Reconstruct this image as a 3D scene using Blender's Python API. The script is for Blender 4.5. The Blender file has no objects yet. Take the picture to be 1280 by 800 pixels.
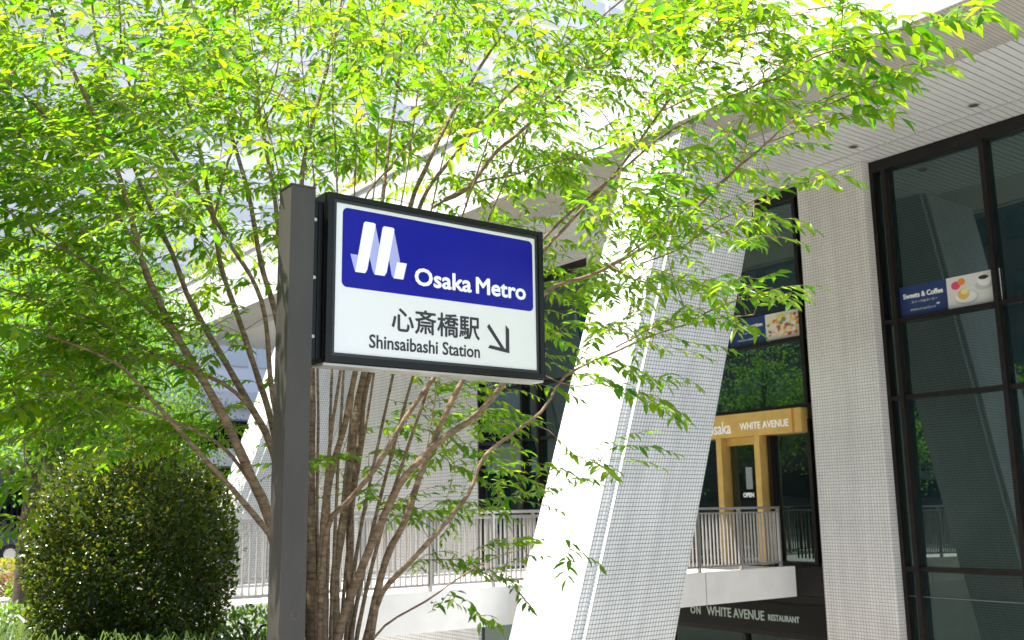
import bpy, math, random
import numpy as np
from mathutils import Vector, Matrix

random.seed(7)
rng = np.random.default_rng(7)
scene = bpy.context.scene
COL = scene.collection
R = math.radians

# ------------------------------------------------------------------ camera
FPX, PITCH, ROLL, EYE = 1260.0, R(10.65), R(0.8), 1.6       # focal length in pixels of a 1280 wide picture
_F = np.array([0, math.cos(PITCH), math.sin(PITCH)])
_R0 = np.array([1.0, 0, 0])
_U0 = np.array([0, -math.sin(PITCH), math.cos(PITCH)])
_R = _R0 * math.cos(ROLL) - _U0 * math.sin(ROLL)
_U = _U0 * math.cos(ROLL) + _R0 * math.sin(ROLL)
cam_d = bpy.data.cameras.new('camera')
cam_d.sensor_width = 36.0
cam_d.lens = FPX / 1280.0 * 36.0
cam_d.clip_start = 0.05
cam_d.clip_end = 3000
cam_d.dof.use_dof = True
cam_d.dof.focus_distance = 4.6
cam_d.dof.aperture_fstop = 6.3
cam = bpy.data.objects.new('camera', cam_d)
COL.objects.link(cam)
cam.matrix_world = Matrix(((_R[0], _U[0], -_F[0], 0), (_R[1], _U[1], -_F[1], 0), (_R[2], _U[2], -_F[2], EYE), (0, 0, 0, 1)))
scene.camera = cam

# ------------------------------------------------------------------ frame of the street: v runs into the building, u along its facade
TH = R(36.87)
VD = np.array([math.cos(TH), math.sin(TH), 0.0])
UD = np.array([-math.sin(TH), math.cos(TH), 0.0])
def W(v, u, z=0.0):
    p = VD * v + UD * u
    return Vector((p[0], p[1], z))

# ------------------------------------------------------------------ light
SUN_EL = R(66)
sh = UD * 0.35 - VD * 0.92
sh = sh / np.linalg.norm(sh)
sun_dir = Vector((sh[0] * math.cos(SUN_EL), sh[1] * math.cos(SUN_EL), math.sin(SUN_EL)))
world = bpy.data.worlds.new('World')
scene.world = world
world.use_nodes = True
wn = world.node_tree
for n in list(wn.nodes): wn.nodes.remove(n)
sky = wn.nodes.new('ShaderNodeTexSky')
sky.sky_type = 'NISHITA'
sky.sun_disc = False
sky.sun_elevation = SUN_EL
sky.sun_rotation = math.atan2(sh[0], sh[1])
sky.air_density = 1.0
sky.dust_density = 2.8
sky.ozone_density = 0.5
bg = wn.nodes.new('ShaderNodeBackground')
bg.inputs['Strength'].default_value = 0.15
wo = wn.nodes.new('ShaderNodeOutputWorld')
wn.links.new(sky.outputs[0], bg.inputs[0])
wn.links.new(bg.outputs[0], wo.inputs[0])
sun_d = bpy.data.lights.new('sun', 'SUN')
sun_d.energy = 4.2
sun_d.angle = R(0.5)
sun_d.color = (1.0, 0.95, 0.87)
sun = bpy.data.objects.new('sun', sun_d)
COL.objects.link(sun)
sun.rotation_euler = (-sun_dir).to_track_quat('-Z', 'Y').to_euler()
sun.location = sun_dir * 60
scene.view_settings.view_transform = 'Standard'
scene.view_settings.look = 'None'
scene.view_settings.gamma = 1.0
scene.view_settings.use_curve_mapping = False
scene.view_settings.exposure = 1.78
scene.cycles.max_bounces = 8
scene.cycles.transmission_bounces = 6
scene.cycles.sample_clamp_indirect = 8
scene.cycles.use_denoising = True

# ------------------------------------------------------------------ materials
def new_mat(name):
    m = bpy.data.materials.new(name)
    m.use_nodes = True
    nt = m.node_tree
    b = nt.nodes['Principled BSDF']
    return m, nt, b
def plain(name, col, rough=0.6, var=0.12, scale=6.0, bump=0.0, metal=0.0, spec=0.5, stretch=(1, 1, 1)):
    m, nt, b = new_mat(name)
    b.inputs['Roughness'].default_value = rough
    b.inputs['Metallic'].default_value = metal
    b.inputs['Specular IOR Level'].default_value = spec
    tc = nt.nodes.new('ShaderNodeTexCoord')
    mp = nt.nodes.new('ShaderNodeMapping'); mp.inputs['Scale'].default_value = stretch
    nz = nt.nodes.new('ShaderNodeTexNoise'); nz.inputs['Scale'].default_value = scale; nz.inputs['Detail'].default_value = 6
    nt.links.new(tc.outputs['Object'], mp.inputs[0]); nt.links.new(mp.outputs[0], nz.inputs['Vector'])
    cr = nt.nodes.new('ShaderNodeValToRGB')
    cr.color_ramp.elements[0].position = 0.3; cr.color_ramp.elements[1].position = 0.7
    cr.color_ramp.elements[0].color = (*[c * (1 - var) for c in col], 1)
    cr.color_ramp.elements[1].color = (*[min(1, c * (1 + var)) for c in col], 1)
    nt.links.new(nz.outputs['Fac'], cr.inputs[0]); nt.links.new(cr.outputs[0], b.inputs['Base Color'])
    if bump:
        bp = nt.nodes.new('ShaderNodeBump'); bp.inputs['Strength'].default_value = bump; bp.inputs['Distance'].default_value = 0.02
        nt.links.new(nz.outputs['Fac'], bp.inputs['Height']); nt.links.new(bp.outputs[0], b.inputs['Normal'])
    return m
def tile_mat(name, c1, c2, joint, size, gap=0.11, rough=0.28):
    m, nt, b = new_mat(name)
    uv = nt.nodes.new('ShaderNodeUVMap')
    br = nt.nodes.new('ShaderNodeTexBrick')
    br.offset = 0.0; br.squash = 1.0
    br.inputs['Scale'].default_value = 1.0
    br.inputs['Brick Width'].default_value = size; br.inputs['Row Height'].default_value = size
    br.inputs['Mortar Size'].default_value = size * gap; br.inputs['Mortar Smooth'].default_value = 0.25
    br.inputs['Color1'].default_value = (*c1, 1); br.inputs['Color2'].default_value = (*c2, 1); br.inputs['Mortar'].default_value = (*joint, 1)
    nt.links.new(uv.outputs[0], br.inputs['Vector'])
    nz = nt.nodes.new('ShaderNodeTexNoise'); nz.inputs['Scale'].default_value = 0.9; nz.inputs['Detail'].default_value = 5
    nt.links.new(uv.outputs[0], nz.inputs['Vector'])
    mr = nt.nodes.new('ShaderNodeMapRange'); mr.inputs[1].default_value = .3; mr.inputs[2].default_value = .75; mr.inputs[3].default_value = .86; mr.inputs[4].default_value = 1.0
    nt.links.new(nz.outputs['Fac'], mr.inputs[0])
    mp2 = nt.nodes.new('ShaderNodeMapping'); mp2.inputs['Scale'].default_value = (5.5, .22, 1)
    n2 = nt.nodes.new('ShaderNodeTexNoise'); n2.inputs['Scale'].default_value = 1.0; n2.inputs['Detail'].default_value = 4
    nt.links.new(uv.outputs[0], mp2.inputs[0]); nt.links.new(mp2.outputs[0], n2.inputs['Vector'])
    mr2 = nt.nodes.new('ShaderNodeMapRange'); mr2.inputs[1].default_value = .35; mr2.inputs[2].default_value = .62; mr2.inputs[3].default_value = .90; mr2.inputs[4].default_value = 1.0
    nt.links.new(n2.outputs['Fac'], mr2.inputs[0])
    mm = nt.nodes.new('ShaderNodeMath'); mm.operation = 'MULTIPLY'
    nt.links.new(mr.outputs[0], mm.inputs[0]); nt.links.new(mr2.outputs[0], mm.inputs[1])
    mr = mm
    mx = nt.nodes.new('ShaderNodeMix'); mx.data_type = 'RGBA'; mx.blend_type = 'MULTIPLY'; mx.inputs[0].default_value = 1
    nt.links.new(br.outputs['Color'], mx.inputs[6]); nt.links.new(mr.outputs[0], mx.inputs[7])
    nt.links.new(mx.outputs[2], b.inputs['Base Color'])
    b.inputs['Roughness'].default_value = rough
    bp = nt.nodes.new('ShaderNodeBump'); bp.inputs['Strength'].default_value = 0.5; bp.inputs['Distance'].default_value = 0.006; bp.invert = True
    nt.links.new(br.outputs['Fac'], bp.inputs['Height']); nt.links.new(bp.outputs[0], b.inputs['Normal'])
    return m
def glass_mat(name, body, tint, lo=0.16, hi=0.75):
    m, nt, b = new_mat(name)
    nt.nodes.remove(b)
    out = nt.nodes['Material Output']
    df = nt.nodes.new('ShaderNodeBsdfDiffuse'); df.inputs[0].default_value = (*body, 1)
    gl = nt.nodes.new('ShaderNodeBsdfGlossy'); gl.inputs[0].default_value = (*tint, 1); gl.inputs['Roughness'].default_value = 0.012
    lw = nt.nodes.new('ShaderNodeLayerWeight'); lw.inputs[0].default_value = 0.25
    mr = nt.nodes.new('ShaderNodeMapRange'); mr.inputs[3].default_value = lo; mr.inputs[4].default_value = hi
    nt.links.new(lw.outputs['Fresnel'], mr.inputs[0])
    # slow waviness of real float glass
    tc = nt.nodes.new('ShaderNodeTexCoord')
    nz = nt.nodes.new('ShaderNodeTexNoise'); nz.inputs['Scale'].default_value = 0.7; nz.inputs['Detail'].default_value = 1
    bp = nt.nodes.new('ShaderNodeBump'); bp.inputs['Strength'].default_value = 0.05; bp.inputs['Distance'].default_value = 0.05
    nt.links.new(tc.outputs['Object'], nz.inputs['Vector']); nt.links.new(nz.outputs['Fac'], bp.inputs['Height']); nt.links.new(bp.outputs[0], gl.inputs['Normal'])
    mx = nt.nodes.new('ShaderNodeMixShader')
    nt.links.new(mr.outputs[0], mx.inputs[0]); nt.links.new(df.outputs[0], mx.inputs[1]); nt.links.new(gl.outputs[0], mx.inputs[2])
    nt.links.new(mx.outputs[0], out.inputs[0])
    return m
def leaf_mat(name, c_lo, c_hi, t_lo, t_hi, trans=0.45, rough=0.4, spec=0.4):
    m, nt, b = new_mat(name)
    out = nt.nodes['Material Output']
    geo = nt.nodes.new('ShaderNodeNewGeometry')
    oi = nt.nodes.new('ShaderNodeObjectInfo')
    ad = nt.nodes.new('ShaderNodeMath'); ad.operation = 'ADD'
    fr = nt.nodes.new('ShaderNodeMath'); fr.operation = 'FRACT'
    nt.links.new(geo.outputs['Random Per Island'], ad.inputs[0]); nt.links.new(oi.outputs['Random'], ad.inputs[1]); nt.links.new(ad.outputs[0], fr.inputs[0])
    def mixc(a, c):
        mx = nt.nodes.new('ShaderNodeMix'); mx.data_type = 'RGBA'
        mx.inputs[6].default_value = (*a, 1); mx.inputs[7].default_value = (*c, 1)
        nt.links.new(fr.outputs[0], mx.inputs[0])
        return mx
    a = mixc(c_lo, c_hi); t = mixc(t_lo, t_hi)
    nt.links.new(a.outputs[2], b.inputs['Base Color'])
    b.inputs['Roughness'].default_value = rough
    b.inputs['Specular IOR Level'].default_value = spec
    tr = nt.nodes.new('ShaderNodeBsdfTranslucent')
    nt.links.new(t.outputs[2], tr.inputs[0])
    mx = nt.nodes.new('ShaderNodeMixShader'); mx.inputs[0].default_value = trans
    nt.links.new(b.outputs[0], mx.inputs[1]); nt.links.new(tr.outputs[0], mx.inputs[2]); nt.links.new(mx.outputs[0], out.inputs[0])
    return m
def bark_mat(name, c1, c2):
    m, nt, b = new_mat(name)
    tc = nt.nodes.new('ShaderNodeTexCoord')
    mp = nt.nodes.new('ShaderNodeMapping'); mp.inputs['Scale'].default_value = (9, 9, 30)
    nz = nt.nodes.new('ShaderNodeTexNoise'); nz.inputs['Scale'].default_value = 1.6; nz.inputs['Detail'].default_value = 8; nz.inputs['Roughness'].default_value = .7
    nt.links.new(tc.outputs['Object'], mp.inputs[0]); nt.links.new(mp.outputs[0], nz.inputs['Vector'])
    cr = nt.nodes.new('ShaderNodeValToRGB'); cr.color_ramp.elements[0].position = .35; cr.color_ramp.elements[1].position = .68
    cr.color_ramp.elements[0].color = (*c1, 1); cr.color_ramp.elements[1].color = (*c2, 1)
    nt.links.new(nz.outputs['Fac'], cr.inputs[0]); nt.links.new(cr.outputs[0], b.inputs['Base Color'])
    bp = nt.nodes.new('ShaderNodeBump'); bp.inputs['Strength'].default_value = .6; bp.inputs['Distance'].default_value = .01
    nt.links.new(nz.outputs['Fac'], bp.inputs['Height']); nt.links.new(bp.outputs[0], b.inputs['Normal'])
    b.inputs['Roughness'].default_value = .8
    return m

M = dict(
    tile=tile_mat('white_mosaic_tile', (.80, .81, .79), (.75, .77, .755), (.15, .155, .15), .06, .085),
    tile_pier=tile_mat('ivory_mosaic_tile', (.81, .805, .765), (.76, .755, .715), (.27, .26, .235), .06, .075),
    tile_big=tile_mat('white_large_tile', (.86, .87, .87), (.82, .84, .84), (.24, .25, .26), .1, .07),
    tile_soffit=tile_mat('beige_mosaic_tile', (.58, .565, .52), (.54, .525, .485), (.26, .25, .22), .06, .12),
    board=plain('grey_painted_board', (.54, .56, .56), .45, .05, 3),
    groove=plain('dark_groove', (.06, .06, .055), .8, .1),
    frame=plain('bronze_black_frame', (.011, .009, .0085), .42, .25, 8, spec=.3),
    glass=glass_mat('dark_tinted_glass', (.007, .018, .019), (.74, .95, .92), .13, .75),
    glass2=glass_mat('clear_dark_glass', (.006, .010, .010), (.74, .95, .90), .08, .65),
    tower_glass=glass_mat('pale_blinded_glass', (.44, .45, .46), (.8, .85, .9), .04, .2),
    gold=plain('golden_brass', (.58, .38, .11), .38, .10, 5, metal=.25),
    letter_white=plain('white_lettering', (.82, .84, .82), .5, .02),
    letter_pale=plain('pale_green_lettering', (.50, .62, .58), .5, .02),
    concrete=plain('pale_concrete_panel', (.76, .745, .70), .7, .05, 2.5, .05),
    court=plain('court_paving', (.36, .34, .31), .85, .12, 1.5, .1),
    deck=plain('bridge_paving', (.42, .41, .39), .85, .1, 5, .1),
    tan=plain('tan_stone', (.48, .38, .25), .8, .15, 5, .1),
    steel=plain('grey_painted_steel', (.30, .29, .275), .42, .08, 8, metal=.35),
    rail=plain('stainless_rail', (.36, .35, .33), .33, .06, 12, metal=.6),
    post=plain('dark_taupe_painted_steel', (.050, .047, .040), .55, .16, 7, .012, spec=.3, stretch=(1, 1, .25)),
    black=plain('black_anodised_frame', (.006, .006, .005), .35, .15, 9, spec=.25),
    blue=plain('royal_blue_film', (.003, .002, .25), .25, .03, 3, spec=.25),
    ink=plain('black_film', (.018, .019, .022), .4, .05),
    logo_w=plain('white_film', (.84, .85, .85), .3, .01),
    logo_g=plain('lavender_film', (.36, .37, .68), .3, .04),
    under=plain('aluminium_underside', (.42, .41, .38), .35, .1, 6, metal=.5),
    rust=plain('faded_red_mark', (.062, .044, .038), .6, .3, 30),
    asphalt=plain('asphalt', (.07, .07, .068), .9, .2, 18, .2),
    paver=plain('grey_paving', (.33, .32, .30), .85, .12, 3, .1),
    soil=plain('planting_soil', (.05, .036, .024), .95, .4, 14, .5),
    kerb=plain('granite_kerb', (.40, .39, .37), .8, .15, 30, .1),
    paint=plain('white_road_paint', (.72, .72, .70), .7, .06, 10),
    tower=plain('tower_grey_cladding', (.62, .62, .63), .6, .05, .6),
    tower_dk=plain('tower_ledge', (.53, .53, .54), .6, .05, .6),
    beige=plain('beige_stone_column', (.55, .38, .22), .6, .08, 3),
    canopy=plain('white_canopy', (.74, .74, .72), .5, .03),
    orange=plain('orange_sign_panel', (.72, .22, .02), .5, .05),
    opp=plain('dark_reflection_wall', (.07, .062, .055), .8, .2, 2),
    navy=plain('navy_car_paint', (.012, .018, .06), .15, .05, spec=.8),
    rubber=plain('tyre_rubber', (.015, .015, .015), .8, .2),
    chrome=plain('alloy', (.55, .55, .56), .25, .05, metal=.9),
    lampw=plain('headlamp_lens', (.75, .77, .78), .1, .02),
    bark=bark_mat('brown_bark', (.070, .044, .024), (.30, .205, .125)),
    bark_dk=bark_mat('dark_bark', (.03, .021, .014), (.085, .06, .042)),
    leaf=leaf_mat('fresh_green_leaf', (.016, .072, .005), (.060, .140, .007), (.11, .37, .006), (.41, .585, .009), .55, .36, .28),
    leaf_bg=leaf_mat('mid_green_leaf', (.018, .07, .006), (.05, .12, .008), (.08, .34, .006), (.32, .52, .01), .55, .45, .3),
    leaf_bush=leaf_mat('glossy_dark_leaf', (.005, .020, .005), (.034, .070, .010), (.06, .16, .008), (.44, .46, .015), .32, .24, .4),
    leaf_azalea=leaf_mat('bright_shrub_leaf', (.05, .12, .012), (.09, .17, .02), (.2, .4, .03), (.3, .5, .03), .4, .45, .4),
    blade=leaf_mat('grass_blade', (.03, .065, .012), (.10, .15, .04), (.1, .22, .02), (.25, .36, .06), .35, .4, .4),
    petal=leaf_mat('pink_petal', (.05, .12, .02), (.50, .09, .14), (.1, .3, .03), (.5, .14, .15), .3, .6, .2),
    hedge_yel=leaf_mat('yellow_green_leaf', (.22, .26, .03), (.34, .30, .04), (.4, .45, .04), (.55, .5, .06), .4, .5, .3),
)
def flat(name, c, rough=.5):
    if name not in M: M[name] = plain(name, c, rough, .03)
    return M[name]
def panel_mat():
    # translucent acrylic light-box face, set not to glow
    m, nt, b = new_mat('white_acrylic_lightbox')
    b.inputs['Base Color'].default_value = (.70, .71, .69, 1)
    b.inputs['Roughness'].default_value = .25
    b.inputs['Emission Color'].default_value = (.93, .97, 1, 1)
    b.inputs['Emission Strength'].default_value = .0
    return m
M['panel'] = panel_mat()

# ------------------------------------------------------------------ object helpers
def place(o, parent=None):
    COL.objects.link(o)
    if parent is not None: o.parent = parent
    return o
def thing(name, label, cat, base=(0, 0, 0), group=None, rot=TH):
    o = bpy.data.objects.new(name, None)
    o.empty_display_size = .2
    o.location = W(*base); o.rotation_euler = (0, 0, rot)
    o['label'] = label; o['category'] = cat
    if group: o['group'] = group
    o['base'] = list(base)
    return place(o)
class MB:
    """a mesh in street coordinates (v, u, z), uv in metres"""
    def __init__(s): s.v = []; s.f = []; s.uv = []
    def poly(s, pts, shear=0.0):
        pts = [Vector(p) for p in pts]
        n = (pts[1] - pts[0]).cross(pts[2] - pts[0])
        if n.length < 1e-12: n = Vector((0, 0, 1))
        n.normalize()
        if abs(n.z) > .8: a, b = Vector((1, 0, 0)), Vector((0, 1, 0))
        else:
            a = Vector((0, 0, 1)).cross(n).normalized(); b = n.cross(a)
        i = len(s.v); s.v += pts; s.f.append(tuple(range(i, i + len(pts))))
        if shear: s.uv += [(p.x - shear * p.z, p.z) for p in pts]
        else: s.uv += [(p.dot(a), p.dot(b)) for p in pts]
    def box(s, lo, hi):
        x0, y0, z0 = lo; x1, y1, z1 = hi
        if x0 > x1: x0, x1 = x1, x0
        if y0 > y1: y0, y1 = y1, y0
        P = lambda a, b, c: (x1 if a else x0, y1 if b else y0, z1 if c else z0)
        for q in (((0,0,0),(0,1,0),(1,1,0),(1,0,0)), ((0,0,1),(1,0,1),(1,1,1),(0,1,1)), ((0,0,0),(1,0,0),(1,0,1),(0,0,1)),
                  ((1,1,0),(0,1,0),(0,1,1),(1,1,1)), ((0,1,0),(0,0,0),(0,0,1),(0,1,1)), ((1,0,0),(1,1,0),(1,1,1),(1,0,1))):
            s.poly([P(*c) for c in q])
        return s
    def extrude(s, outline, axis, t0, t1, shear=0.0):
        """closed outline of 2-D points in the two other axes, extruded along axis from t0 to t1"""
        def P(p, t):
            return {0: (t, p[0], p[1]), 1: (p[0], t, p[1]), 2: (p[0], p[1], t)}[axis]
        n = len(outline)
        s.poly([P(p, t0) for p in outline], shear if axis == 1 else 0)
        s.poly([P(p, t1) for p in reversed(outline)], shear if axis == 1 else 0)
        for i in range(n):
            a, b = outline[i], outline[(i + 1) % n]
            s.poly([P(a, t1), P(b, t1), P(b, t0), P(a, t0)])
        return s
    def tube(s, pts, r, n=8, cap=True):
        pts = [Vector(p) for p in pts]
        rs = r if hasattr(r, '__len__') else [r] * len(pts)
        rings = []
        for i, p in enumerate(pts):
            t = (pts[min(i + 1, len(pts) - 1)] - pts[max(i - 1, 0)]).normalized()
            a = t.cross(Vector((0, 0, 1)))
            if a.length < .05: a = t.cross(Vector((1, 0, 0)))
            a.normalize(); b = t.cross(a)
            k0 = len(s.v)
            for k in range(n):
                w = 2 * math.pi * k / n
                s.v.append(p + (a * math.cos(w) + b * math.sin(w)) * rs[i])
            rings.append(k0)
        for i in range(len(pts) - 1):
            for k in range(n):
                f = (rings[i] + k, rings[i] + (k + 1) % n, rings[i + 1] + (k + 1) % n, rings[i + 1] + k)
                s.f.append(f); s.uv += [(0, 0)] * 4
        if cap:
            for r0, rev in ((rings[0], 1), (rings[-1], 0)):
                f = tuple(range(r0, r0 + n)); s.f.append(f[::-1] if rev else f); s.uv += [(0, 0)] * n
        return s
    def disc(s, c, r, normal_axis, n=16, sy=1.0):
        pts = []
        for k in range(n):
            w = 2 * math.pi * k / n; a, b = r * math.cos(w), r * sy * math.sin(w)
            pts.append({0: (c[0], c[1] - a, c[2] + b), 1: (c[0] + a, c[1], c[2] + b), 2: (c[0] + a, c[1] + b, c[2])}[normal_axis])
        s.poly(pts); return s
    def mesh(s, name, mat, base=(0, 0, 0), smooth=False):
        me = bpy.data.meshes.new(name)
        b = Vector(base)
        me.from_pydata([tuple(Vector(p) - b) for p in s.v], [], s.f)
        ul = me.uv_layers.new(name='UVMap')
        ul.data.foreach_set('uv', np.array(s.uv, dtype=np.float32).ravel())
        me.materials.append(mat)
        if smooth: me.polygons.foreach_set('use_smooth', [True] * len(me.polygons))
        me.update()
        return me
    def build(s, name, mat, parent=None, smooth=False, bevel=0.0):
        root = parent
        while root is not None and root.parent is not None: root = root.parent
        base = tuple(root['base']) if root is not None and 'base' in root else (0, 0, 0)
        o = bpy.data.objects.new(name, s.mesh(name, mat, base, smooth))
        place(o, parent)
        if parent is None: o.rotation_euler = (0, 0, TH)
        if bevel:
            md = o.modifiers.new('bevel', 'BEVEL'); md.width = bevel; md.segments = 2; md.limit_method = 'ANGLE'
        return o
def box(name, lo, hi, mat, parent=None, bevel=0.0):
    return MB().box(lo, hi).build(name, mat, parent, bevel=bevel)
def struct(o): o['kind'] = 'structure'; return o
def share(name, me, loc, parent):
    o = bpy.data.objects.new(name, me); o.location = loc
    return place(o, parent)

# lettering: real outlines, extruded, fitted into a rectangle and set on a plane
def lettering(body, rect, plane, at, mat, parent, bold=0.0, depth=.003, name='lettering'):
    cu = bpy.data.curves.new('text', 'FONT'); cu.body = body; cu.size = 1; cu.extrude = .02; cu.resolution_u = 3
    tmp = bpy.data.objects.new('text', cu); COL.objects.link(tmp)
    bpy.context.view_layer.update()
    me = bpy.data.meshes.new_from_object(tmp.evaluated_get(bpy.context.evaluated_depsgraph_get()))
    bpy.data.objects.remove(tmp); bpy.data.curves.remove(cu)
    n = len(me.vertices); co = np.zeros(n * 3); me.vertices.foreach_get('co', co); co = co.reshape(-1, 3)
    lo, hi = co.min(0), co.max(0)
    a0, z0, a1, z1 = rect
    sg = 1 if a1 > a0 else -1
    ta = (co[:, 0] - lo[0]) / (hi[0] - lo[0]); tz = (co[:, 1] - lo[1]) / (hi[1] - lo[1]); td = (co[:, 2] - lo[2]) / max(1e-9, hi[2] - lo[2])
    A = a0 + sg * bold + ta * (a1 - a0 - 2 * sg * bold); Z = z0 + bold + tz * (z1 - z0 - 2 * bold); D = at - depth * td
    root = parent
    while root.parent is not None: root = root.parent
    faces = [tuple(p.vertices) for p in me.polygons]
    shifts = [(0, 0)] if bold == 0 else [(bold * math.cos(k * math.pi / 4), bold * math.sin(k * math.pi / 4)) for k in range(8)] + [(0, 0)]
    VV, FF = [], []
    for i, (dx, dz) in enumerate(shifts):           # a heavier weight: the outline thickened all round
        d_ = D - .00003 * i
        VV.append(np.stack([A + dx, d_, Z + dz], 1) if plane == 'u' else np.stack([d_, A + dx, Z + dz], 1))
        FF += [tuple(v + i * n for v in f) for f in faces]
    out = np.concatenate(VV) - np.array(list(root['base']))
    bpy.data.meshes.remove(me)
    me = bpy.data.meshes.new(name); me.from_pydata(out.tolist(), [], FF); me.materials.append(mat); me.update()
    o = place(bpy.data.objects.new(name, me), parent)
    if bold == 0: o['kind'] = 'stuff'               # small print
    return o

# ------------------------------------------------------------------ ground, street, sunken court
CO = (4.9, 5.6, 16.6, 37.0)          # court: v0, u0, v1, u1
g = MB()
for (a0, b0, a1, b1) in ((-400, -400, CO[0], 600), (CO[0], -400, 600, CO[1]), (CO[2], CO[1], 600, 600), (CO[0], CO[3], CO[2], 600)):
    g.poly([(a0, b0, 0), (a1, b0, 0), (a1, b1, 0), (a0, b1, 0)])
struct(g.build('ground', M['paver']))
c = MB().poly([(CO[0], CO[1], -3.3), (CO[2], CO[1], -3.3), (CO[2], CO[3], -3.3), (CO[0], CO[3], -3.3)])
g = MB(); g.poly([(CO[0], CO[1], -3.3), (CO[2], CO[1], -3.3), (CO[2], CO[3], -3.3), (CO[0], CO[3], -3.3)])
struct(g.build('sunken_court_floor', M['court']))
g = MB(); g.box((CO[0] - .25, CO[1] - .25, -3.3), (CO[0], CO[3], .1)); g.box((CO[0] + .003, CO[1] - .25, -3.3), (CO[2], CO[1], .1)); g.box((CO[0] + .003, CO[3], -3.3), (CO[2], CO[3] + .25, .1))
struct(g.build('sunken_court_wall', M['concrete']))
g = MB(); g.poly([(-12, -60, .004), (-4, -60, .004), (-4, 120, .004), (-12, 120, .004)]); struct(g.build('road', M['asphalt']))
g = MB(); g.poly([(-3.9, 38.8, .005), (30, 38.8, .005), (30, 44.0, .005), (-3.9, 44.0, .005)]); struct(g.build('side_street', M['asphalt']))
g = MB(); g.box((-3.8, 44.05, 0), (40, 45.6, .13)); struct(g.build('pavement', M['paver']))
g = MB()
for k in range(6):
    g.poly([(3.0 + .0, 15.6 + k * .0, .008), (3.0, 15.75, .008), (5.0 - .12, 15.75, .008), (5.0 - .12, 15.6, .008)]) if k == 0 else None
struct(g.build('painted_line', M['paint']))

# ------------------------------------------------------------------ podium building
VF, ZS = 16.6, 8.05                   # facade plane, soffit height
VE = 11.98                            # soffit edge / fascia plane
B = thing('office_building', 'white tiled modern office building on slanted legs with dark glass facade', 'building', (VF, 12, 0))
LEAN = .337
v0 = lambda z: 9.395 + LEAN * z
v1 = lambda z: 11.49 + LEAN * z
def leg(u0, u1):
    m = MB(); zb = -3.3; zt = ZS + .3
    m.extrude([(v0(zb), zb), (v1(zb), zb), (v1(zt), zt), (v0(zt), zt)], 1, u0, u1, LEAN)
    o = m.build('leaning_leg', M['tile'], B)
    m = MB()
    m.extrude([(v0(zb) + .19, zb), (v1(zb) - .11, zb), (v1(ZS) - .11, ZS - .002), (v0(ZS) + .19, ZS - .002)], 1, u0 - .1, u0 - .001, LEAN)
    m.build('raised_tile_face', M['tile'], o)
leg(11.2, 12.57); leg(25.1, 26.47)
# fascia and roof slab
UA, UB = -6.0, 38.0
m = MB(); m.box((VE, UA, ZS + .012), (VE + .5, UB, 9.82)); m.build('fascia', M['tile'], B)
m = MB(); m.box((VE - .06, UA, 9.82), (VE + .62, UB, 9.98)); m.build('parapet_cap', M['concrete'], B)
m = MB(); m.box((VE - .035, UA, ZS - .05), (VE - .002, UB, ZS + .07)); m.build('drip_trim', M['canopy'], B)
m = MB(); m.box((VE + .5, UA, ZS + .1), (40, UB, 9.6)); m.build('roof', M['concrete'], B)
# soffit: tiled outer margin, boards, a shadow joint, boards up to the glass
V1, V2 = 13.72, 15.95
so = MB().box((VE + .1, UA, ZS + .03), (VF + .3, UB, ZS + .09)).build('soffit', M['groove'], B)
MB().box((VE + .002, UA, ZS), (V1, UB, ZS + .028)).build('soffit_margin', M['tile_soffit'], so)
PIT = .132
u_lo = 4.6
nb = 120
bm_a = MB().box((V1 + .02, -PIT / 2 + .010, 0), (V2 - .025, PIT / 2 - .010, .028)).mesh('soffit_board', M['board'])
bm_b = MB().box((V2 + .025, -PIT / 2 + .010, 0), (VF + .05, PIT / 2 - .010, .028)).mesh('soffit_board', M['board'])
bl = list(B['base'])
for k in range(nb):
    dz = random.uniform(-.002, .002)
    share('soffit_board', bm_a, (-bl[0], u_lo + k * PIT - bl[1], ZS + dz - bl[2]), so)
    share('soffit_board', bm_b, (-bl[0], u_lo + k * PIT - bl[1], ZS - dz - bl[2]), so)
m = MB()
for k in list(range(-80, 0)) + list(range(nb, 252)):
    y = u_lo + k * PIT
    m.box((V1 + .02, y - PIT / 2 + .007, ZS), (V2 - .025, y + PIT / 2 - .010, ZS + .028)); m.box((V2 + .025, y - PIT / 2 + .007, ZS), (VF + .05, y + PIT / 2 - .010, ZS + .028))
o = m.build('soffit_boards_beyond', M['board'], so); o['kind'] = 'stuff'
dl = MB()
for v_, u_ in ((15.54, 7.96), (15.58, 10.28), (15.62, 12.58), (15.6, 14.9), (15.6, 17.2), (15.5, 5.66)):
    d = MB(); ring = [(v_ + .1 * math.cos(t), u_ + .1 * math.sin(t)) for t in np.linspace(0, 2 * math.pi, 20, endpoint=False)]
    d.extrude(ring, 2, ZS - .012, ZS + .004); o = d.build('downlight', M['under'], so)
    d = MB(); d.disc((v_, u_, ZS - .014), .075, 2, 18); d.build('lamp_recess', M['groove'], B)
MB().box((VE + .05, 7.88, ZS - .006), (12.66, 8.22, ZS - .001)).build('soffit_slot', M['groove'], so)

MB().box((VF + .7, -6, -3.3), (39, UB - .01, 9.59)).build('interior_core', M['groove'], B)
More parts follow.
